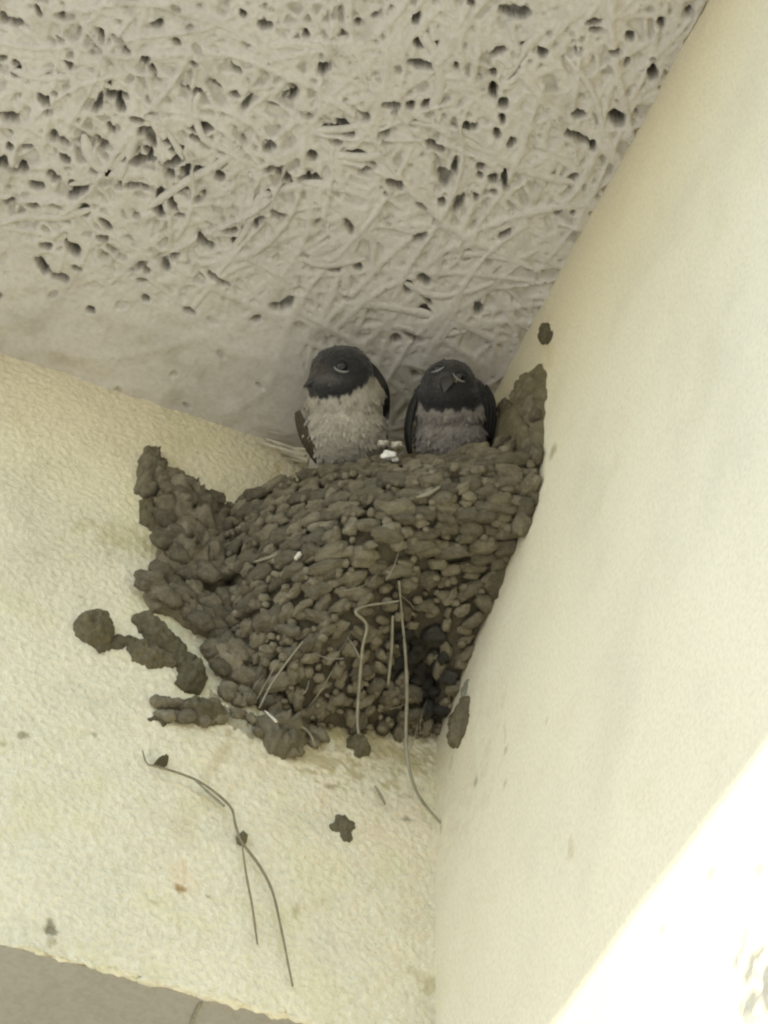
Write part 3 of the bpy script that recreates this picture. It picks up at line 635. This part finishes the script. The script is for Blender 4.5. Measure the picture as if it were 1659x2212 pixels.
lump('mud_lump', [(288, 1336), (318, 1334), (335, 1352), (360, 1372), (392, 1402), (400, 1424), (372, 1424), (345, 1405), (318, 1392), (300, 1362)], 'beam', .0052, 'twisted dark mud lump slanting down towards the nest', seed=53)
lump('mud_lump', [(368, 1418), (400, 1420), (428, 1440), (440, 1468), (430, 1500), (400, 1498), (380, 1480), (388, 1460)], 'beam', .0052, 'bean shaped mud lump just left of the lower nest wall', seed=54)
lump('mud_smear', [(428, 1488), (455, 1492), (520, 1550), (556, 1578), (545, 1594), (500, 1570), (455, 1540)], 'beam', .0010, 'pale thin mud smear running down to the nest bottom', mat=M_SMEAR, seed=55)
lump('mud_lump', [(378, 1528), (420, 1520), (470, 1530), (490, 1552), (465, 1566), (425, 1566), (390, 1550)], 'beam', .0052, 'oval mud lump above the hanging grass stem, with a forked tail', seed=56)
lump('mud_streak', [(334, 1508), (360, 1510), (395, 1530), (385, 1545), (352, 1535), (340, 1525)], 'beam', .0022, 'upper prong of mud left of the oval lump', seed=57, jitter=1.2)
lump('mud_streak', [(318, 1556), (345, 1547), (388, 1545), (380, 1556), (350, 1568), (342, 1558)], 'beam', .0015, 'lower thin prong of mud left of the oval lump', seed=58, jitter=1.0)
lump('mud_lump', [(752, 1595), (778, 1596), (798, 1618), (795, 1632), (770, 1634), (768, 1620), (752, 1612)], 'beam', .0030, 'small curved mud lump directly below the nest', seed=59)
lump('mud_lump', [(982, 1555), (1003, 1515), (1014, 1505), (1013, 1560), (1000, 1598), (990, 1612), (976, 1600)], 'side', .0030, 'upright mud lump on the right wall beside the nest bottom', seed=60)
lump('mud_streak', [(998, 1500), (1012, 1468), (1008, 1500), (1000, 1516)], 'side', .0010, 'faint mud flick just above the upright lump on the right wall', mat=M_SMEAR, seed=61, jitter=.8)
lump('mud_drop', [(1174, 702), (1184, 702), (1194, 730), (1188, 740), (1172, 740), (1168, 728)], 'side', .0016, 'small pear shaped mud drop high on the right wall', seed=62, jitter=.8)
lump('mud_splash', [(728, 1764), (745, 1762), (750, 1775), (765, 1778), (766, 1790), (752, 1794), (758, 1815), (742, 1820), (734, 1800), (716, 1796), (712, 1784), (726, 1780)], 'beam', .0016, 'dark star shaped mud splash on the beam far below the nest', seed=63, jitter=1.2)
# the forked grass stem hanging on the beam
gs = empty('dry_grass', on_beam(520, 1815)); tag(gs, 'thin forked brown grass stem hanging down the beam below the mud lumps', 'grass stem')
straw('stalk', [on_beam(308, 1622, .002), on_beam(318, 1650, .003), on_beam(345, 1657, .004), on_beam(430, 1688, .004), on_beam(495, 1740, .004), on_beam(508, 1780, .004), on_beam(522, 1818, .003), on_beam(560, 1870, .003), on_beam(588, 1925, .003), on_beam(606, 2000, .003), on_beam(622, 2080, .002), on_beam(632, 2130, .002)], .00042, M_STEM, gs)
straw('side_shoot', [on_beam(522, 1818, .003), on_beam(532, 1890, .003), on_beam(545, 1960, .003), on_beam(556, 2040, .002)], .00036, M_STEM, gs)
straw('side_shoot', [on_beam(420, 1684, .004), on_beam(455, 1716, .003), on_beam(485, 1742, .003)], .0005, M_STRAW, gs)
patch('knot', [(508, 1812), (520, 1804), (533, 1812), (530, 1826), (518, 1830), (510, 1822)], 'beam', .0040, M_SPLAT, gs, .8, 4, 70)
patch('knot', [(328, 1656), (345, 1642), (360, 1656), (345, 1662)], 'beam', .0045, M_SPLAT, gs, .8, 4, 71)
st = straw('dry_grass', [on_beam(810, 1698, .001), on_beam(822, 1718, .002), on_beam(832, 1738, .001)], .0005, M_STRAW)
tag(st, 'tiny slanted bit of dry grass stuck below the nest, near the corner', 'grass')

# ------------------------------------------------------------------ the two swallows
def swallow(hx, hy, level_, blobs, colour, label):
    A = on_level(hx, hy, level_); s = depth_of(A)/FPX
    root = empty('barn_swallow', A); tag(root, label, 'bird', 'swallows sitting in the nest')
    def L(dx, dy, dz): return (RV*dx+UV*dy-F*dz)*s
    bm = bmesh.new()
    for (c, r) in blobs:
        M = Matrix((RV*s*r[0], UV*s*r[1], -F*s*r[2])).transposed().to_4x4(); M.translation = L(*c)
        bmesh.ops.create_icosphere(bm, subdivisions=4, radius=1.0, matrix=M)
    me = bpy.data.meshes.new('body'); bm.to_mesh(me); bm.free()
    me2 = fuse(me, 0.00065, 0.6, 9); me2.name = 'body'
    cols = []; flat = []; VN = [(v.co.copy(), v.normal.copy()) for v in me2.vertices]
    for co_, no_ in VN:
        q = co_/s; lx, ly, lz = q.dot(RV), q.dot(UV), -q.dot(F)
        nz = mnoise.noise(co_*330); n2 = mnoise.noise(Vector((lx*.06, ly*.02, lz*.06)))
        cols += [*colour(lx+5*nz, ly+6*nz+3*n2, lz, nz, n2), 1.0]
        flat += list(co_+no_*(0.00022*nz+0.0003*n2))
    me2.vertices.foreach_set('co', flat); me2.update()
    a = me2.color_attributes.new('tint', 'FLOAT_COLOR', 'POINT'); a.data.foreach_set('color', cols)
    me2.polygons.foreach_set('use_smooth', [True]*len(me2.polygons)); me2.materials.clear(); me2.materials.append(M_PLUME)
    body = bpy.data.objects.new('body', me2); COL.objects.link(body); body.parent = root
    # short overlapping contour feathers over the whole body
    V = []; Fc = []; fc = []; rnd = random.Random(int(hx)); vs_ = me2.vertices
    for k in range(5200):
        vv = vs_[rnd.randrange(len(vs_))]; q = vv.co/s; lx, ly, lz = q.dot(RV), q.dot(UV), -q.dot(F)
        if lz < -75: continue
        head = ly > -50
        flow = (-UV*1.0+RV*(.006*lx)+(vv.co.normalized()*.3 if not head else Vector((0, 0, 0))))
        if head: flow = flow+(RV*lx/70+F*.6)*.8
        d = (flow-vv.normal*flow.dot(vv.normal)); d = (d.normalized()+Vector((rnd.uniform(-.25, .25), rnd.uniform(-.25, .25), rnd.uniform(-.25, .25)))).normalized()
        if abs(colour(lx, ly+6, lz, 0, 0)[0]-colour(lx, ly-16, lz, 0, 0)[0]) > .12 and rnd.random() < .93: continue
        ln = (rnd.uniform(8, 13) if head else rnd.uniform(12, 23))*s; wd = ln*rnd.uniform(.14, .22); sd = vv.normal.cross(d).normalized()
        b0 = vv.co-vv.normal*.0002; lift = vv.normal*ln*rnd.uniform(.015, .09); i0 = len(V)
        V += [b0-sd*wd*.4, b0+sd*wd*.4, b0+d*ln*.6+sd*wd+lift*.8, b0+d*ln*.6-sd*wd+lift*.8, b0+d*ln+lift*.9, b0+d*ln*.6+lift*1.1+vv.normal*wd*.25]
        Fc += [(i0, i0+1, i0+5), (i0+1, i0+2, i0+5), (i0+2, i0+4, i0+5), (i0+4, i0+3, i0+5), (i0+3, i0, i0+5)]
        nz = mnoise.noise(vv.co*330); n2 = mnoise.noise(Vector((lx*.06, ly*.02, lz*.06))); g = rnd.uniform(.88, 1.12)
        c = colour(lx+rnd.uniform(-5, 5), ly+rnd.uniform(-4, 4), lz, nz, n2); fc += [c[0]*g, c[1]*g, c[2]*g, 1.0]*6
    mf = bpy.data.meshes.new('contour_feathers'); mf.from_pydata([tuple(v) for v in V], [], Fc); mf.materials.append(M_PLUME)
    a = mf.color_attributes.new('tint', 'FLOAT_COLOR', 'POINT'); a.data.foreach_set('color', fc); mf.polygons.foreach_set('use_smooth', [True]*len(mf.polygons))
    of = bpy.data.objects.new('contour_feathers', mf); COL.objects.link(of); of.parent = body; of['kind'] = 'stuff'
    return root, body, L, s, A
TREES = {}
def surf(body, L, dx, dy):                   # the body surface towards the viewer's side at (dx, dy)
    o = L(dx, dy, 260); d_ = (L(dx, dy, 0)-o).normalized()
    if body.name not in TREES:
        me = body.data; TREES[body.name] = BVHTree.FromPolygons([v.co.copy() for v in me.vertices], [tuple(p.vertices) for p in me.polygons])
    p, nn, ix, _ = TREES[body.name].ray_cast(o, d_); ok = p is not None
    return (p, nn) if ok else (L(dx, dy, 60), -F)
def bird_eye(root, body, L, s, A, dx, dy, r, tilt):
    p, nn = surf(body, L, dx, dy)
    bm = bmesh.new(); bmesh.ops.create_uvsphere(bm, u_segments=16, v_segments=12, radius=r*s)
    me = bpy.data.meshes.new('eye'); bm.to_mesh(me); bm.free(); me.materials.append(M_EYE); me.polygons.foreach_set('use_smooth', [True]*len(me.polygons))
    e = bpy.data.objects.new('eye', me); COL.objects.link(e); e.parent = root; e.location = p-nn*r*s*0.45
    # pale crescent under the eye: sky glint modelled as a solid lid
    ax = (RV*math.cos(tilt)+UV*math.sin(tilt)); ax = (ax-nn*ax.dot(nn)).normalized(); up = nn.cross(ax)
    if up.dot(UV) < 0: up = -up
    pts = []; rad = []
    for k in range(11):
        an = math.pi*(1.10+0.80*k/10); pts.append(p+A+(ax*math.cos(an)*1.35+up*(math.sin(an)*0.75-0.15))*r*s+nn*r*s*0.12)
        rad.append(r*s*0.24*math.sin(math.pi*(0.08+0.84*k/10)))
    V, Fc = tube(pts, rad, 7); mesh_obj('lid_glint', V, Fc, M_LID_GLINT, root)
def beak(root, body, L, s, A, base, tip, half, gape):
    b = Vector(L(*base)); t_ = Vector(L(*tip)); d = (t_-b).normalized(); side = d.cross(UV).normalized(); up = side.cross(d)
    for nm, sg in (('upper_beak', 1), ('lower_beak', -1)):
        V = []; Fc = []
        for i in range(7):
            k = i/6; c = b+(t_-b)*k*(1.0 if sg > 0 else .92); wv = half*s*(1-k**1.5)+.0001; h = half*s*.55*(1-k**1.3)+.00008
            for j in range(7):
                an = math.pi*j/6; V.append(A+c+side*wv*math.cos(an)+up*sg*(h*math.sin(an)+.00005)-up*(half*s*.3*k*k))
        for i in range(6):
            for j in range(6): Fc.append((i*7+j, i*7+j+1, i*7+j+8, i*7+j+7))
            Fc.append((i*7+6, i*7, i*7+7, i*7+13))
        mesh_obj(nm, V, Fc, M_BEAK, root)
    V, Fc = tube([A+b+side*half*s*1.02*math.cos(a)+d*half*s*.5*math.sin(a) for a in np.linspace(0, math.pi, 9)], [half*s*.16]*9, 6)
    mesh_obj('gape', V, Fc, M_GAPE, root)
def wing(root, L, A, s, path, widths, thick, mat, face):
    """folded wing: overlapping long feathers, each a thin blade"""
    pts = smooth_path([A+L(*p) for p in path], 6); nn = len(pts); wing_o = None
    fv = Vector(L(*face)).normalized()
    for fthr in range(4):
        V = []; Fc = []
        for i, p in enumerate(pts):
            k = i/(nn-1); t_ = (pts[min(i+1, nn-1)]-pts[max(i-1, 0)]).normalized(); sd = (fv.cross(t_)).normalized()
            wv = (widths[0]*(1-k)+widths[1]*k)*s*math.sin(math.pi*min(1, .10+.84*k))**.6*(1-.13*fthr)
            off = sd*(fthr-1.5)*.22*(widths[0]*(1-k)+widths[1]*k)*s+fv*fthr*thick*.55*s
            h = thick*s*math.sin(math.pi*(.12+.80*k))
            V += [p+off-sd*wv*.5, p+off-sd*wv*.2+fv*h*.7, p+off+fv*h, p+off+sd*wv*.25+fv*h*.6, p+off+sd*wv*.5, p+off-fv*h*.6]
        for i in range(nn-1):
            for j in range(6): Fc.append((i*6+j, i*6+(j+1) % 6, (i+1)*6+(j+1) % 6, (i+1)*6+j))
        Fc.append(tuple(range(6))[::-1]); Fc.append(tuple(range((nn-1)*6, nn*6)))
        if wing_o is None: wing_o = mesh_obj('wing', V, Fc, mat, root)
        else: mesh_obj('feather', V, Fc, mat, wing_o)
def lerp3(a, b, k): k = max(0, min(1, k)); return tuple(x+(y-x)*k for x, y in zip(a, b))
DARK = (0.020, 0.020, 0.019); RUFOUS = (0.052, 0.038, 0.031); CREAMB = (0.43, 0.395, 0.315); GREYB = (0.30, 0.265, 0.225); SLATE = (0.085, 0.082, 0.07)  # GREYB: the right bird's shade put into its belly colour
def col_left(lx, ly, lz, nz, n2):
    line = -56+4*math.sin(lx*.23)+3*math.sin(lx*.51+1)+0.0045*max(0, lx+15)**2*1.6+0.004*max(0, -lx-40)**2
    c = lerp3(CREAMB, DARK, (ly-line)/7+.5)
    if ly > line-4:
        c = lerp3(c, RUFOUS, 1.1*math.exp(-((lx+52)/26)**2-((ly-0)/22)**2)); c = lerp3(c, SLATE, .9*math.exp(-((lx+22)/42)**2-((ly+16)/14)**2))
    else: c = lerp3(c, tuple(x*1.35 for x in CREAMB), .9*math.exp(-((lx-0)/12)**2-((ly+88)/14)**2)+.5*math.exp(-((lx-22)/13)**2-((ly+118)/20)**2)); c = lerp3(c, (.33, .29, .20), .5*abs(n2)+.25*max(0, -nz))
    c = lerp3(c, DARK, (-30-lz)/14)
    return c
def col_right(lx, ly, lz, nz, n2):
    line = -58+4*math.sin(lx*.19+2)+3*math.sin(lx*.47)+0.010*max(0, abs(lx-4)-34)**2
    c = lerp3(GREYB, DARK, (ly-line)/7+.5)
    if ly > line-4: c = lerp3(c, SLATE, .9*math.exp(-((lx+12)/24)**2-((ly-2)/24)**2)); c = lerp3(c, RUFOUS, .6*math.exp(-((lx-2)/10)**2-((ly-6)/8)**2))
    else: c = lerp3(c, (.16, .14, .125), .6*abs(n2)+.5*sstep(0, 50, lx-10)*sstep(-90, -150, ly))
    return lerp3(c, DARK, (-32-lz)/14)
b1 = [((0, 0, 0), (70, 60, 64)), ((-14, -24, 12), (62, 42, 52)), ((4, -66, -6), (82, 58, 60)), ((6, -128, -12), (92, 84, 72)), ((10, -200, -40), (84, 80, 68)), ((30, -180, -95), (72, 74, 70)), ((52, -40, -42), (44, 50, 40))]
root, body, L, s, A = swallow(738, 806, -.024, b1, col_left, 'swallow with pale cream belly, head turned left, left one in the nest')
bird_eye(root, body, L, s, A, 2, 10, 13, -0.25)
beak(root, body, L, s, A, (-58, -18, 30), (-84, -30, 44), 17, 0)
wing(root, L, A, s, [(-93, -82, 0), (-84, -114, 8), (-67, -150, 18), (-44, -190, 14)], (16, 26), 5, M_WINGB, (-.4, 0, 1))
wing(root, L, A, s, [(46, 30, -34), (68, 6, -26), (86, -26, -26), (93, -56, -48), (92, -100, -80)], (18, 12), 5, M_WING, (.8, 0, .6))
b2 = [((0, 0, 0), (60, 56, 58)), ((-2, -28, 10), (68, 40, 50)), ((2, -60, -4), (77, 48, 56)), ((2, -112, -16), (79, 72, 62)), ((0, -180, -44), (76, 70, 60)), ((10, -175, -95), (66, 70, 66)), ((52, -24, -22), (32, 42, 34)), ((-50, -34, -24), (30, 42, 34))]
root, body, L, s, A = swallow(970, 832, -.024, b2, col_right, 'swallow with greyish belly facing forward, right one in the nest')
bird_eye(root, body, L, s, A, -26, 34, 12, 0.15)
bird_eye(root, body, L, s, A, 22, 17, 12, -0.6)
beak(root, body, L, s, A, (-4, 6, 52), (-12, -16, 80), 19, 0)
wing(root, L, A, s, [(-60, -14, -8), (-74, -50, -6), (-82, -100, -6), (-78, -148, -10)], (30, 34), 8, M_WING, (-.8, 0, .6))
wing(root, L, A, s, [(66, 0, -12), (80, -30, -10), (84, -70, -10), (78, -118, -16)], (26, 26), 7, M_WING, (.8, 0, .6))
# white down lying on the rim between the birds
for k, (px, py, r, lab) in enumerate(((840, 984, 12, 'bright white down tuft on the nest rim between the birds'), (858, 960, 9, 'small pale fluff against the right bird, behind the white tuft'), (828, 957, 9, 'cream fluff beside the left bird, above the white tuft'))):
    p = cup_at(min(px, 1000), max(py, 990), .004); dd = ray(px, py).normalized(); p = POS+dd*((p-POS).length-.001); s = depth_of(p)/FPX
    bm = bmesh.new(); bmesh.ops.create_icosphere(bm, subdivisions=3, radius=r*s)
    for vv in bm.verts:
        q = vv.co/(r*s); vv.co = vv.co*(1+.7*mnoise.noise(q*1.3+Vector((k*5, 2, 0)))+.15*mnoise.noise(q*5)); vv.co += RV*vv.co.dot(RV)*.35-UV*vv.co.dot(UV)*.25
    if k == 0: bmesh.ops.create_icosphere(bm, subdivisions=2, radius=r*s*.5, matrix=Matrix.Translation(RV*13*s-UV*9*s) @ Matrix.Scale(1.5, 4, RV))
    me = bpy.data.meshes.new('down_tuft'); bm.to_mesh(me); bm.free(); me.materials.append(M_DOWN if k == 0 else M_FLUFF); me.polygons.foreach_set('use_smooth', [True]*len(me.polygons))
    o = bpy.data.objects.new('down_tuft', me); COL.objects.link(o); o.location = p; tag(o, lab, 'down feather', 'down on the nest rim')
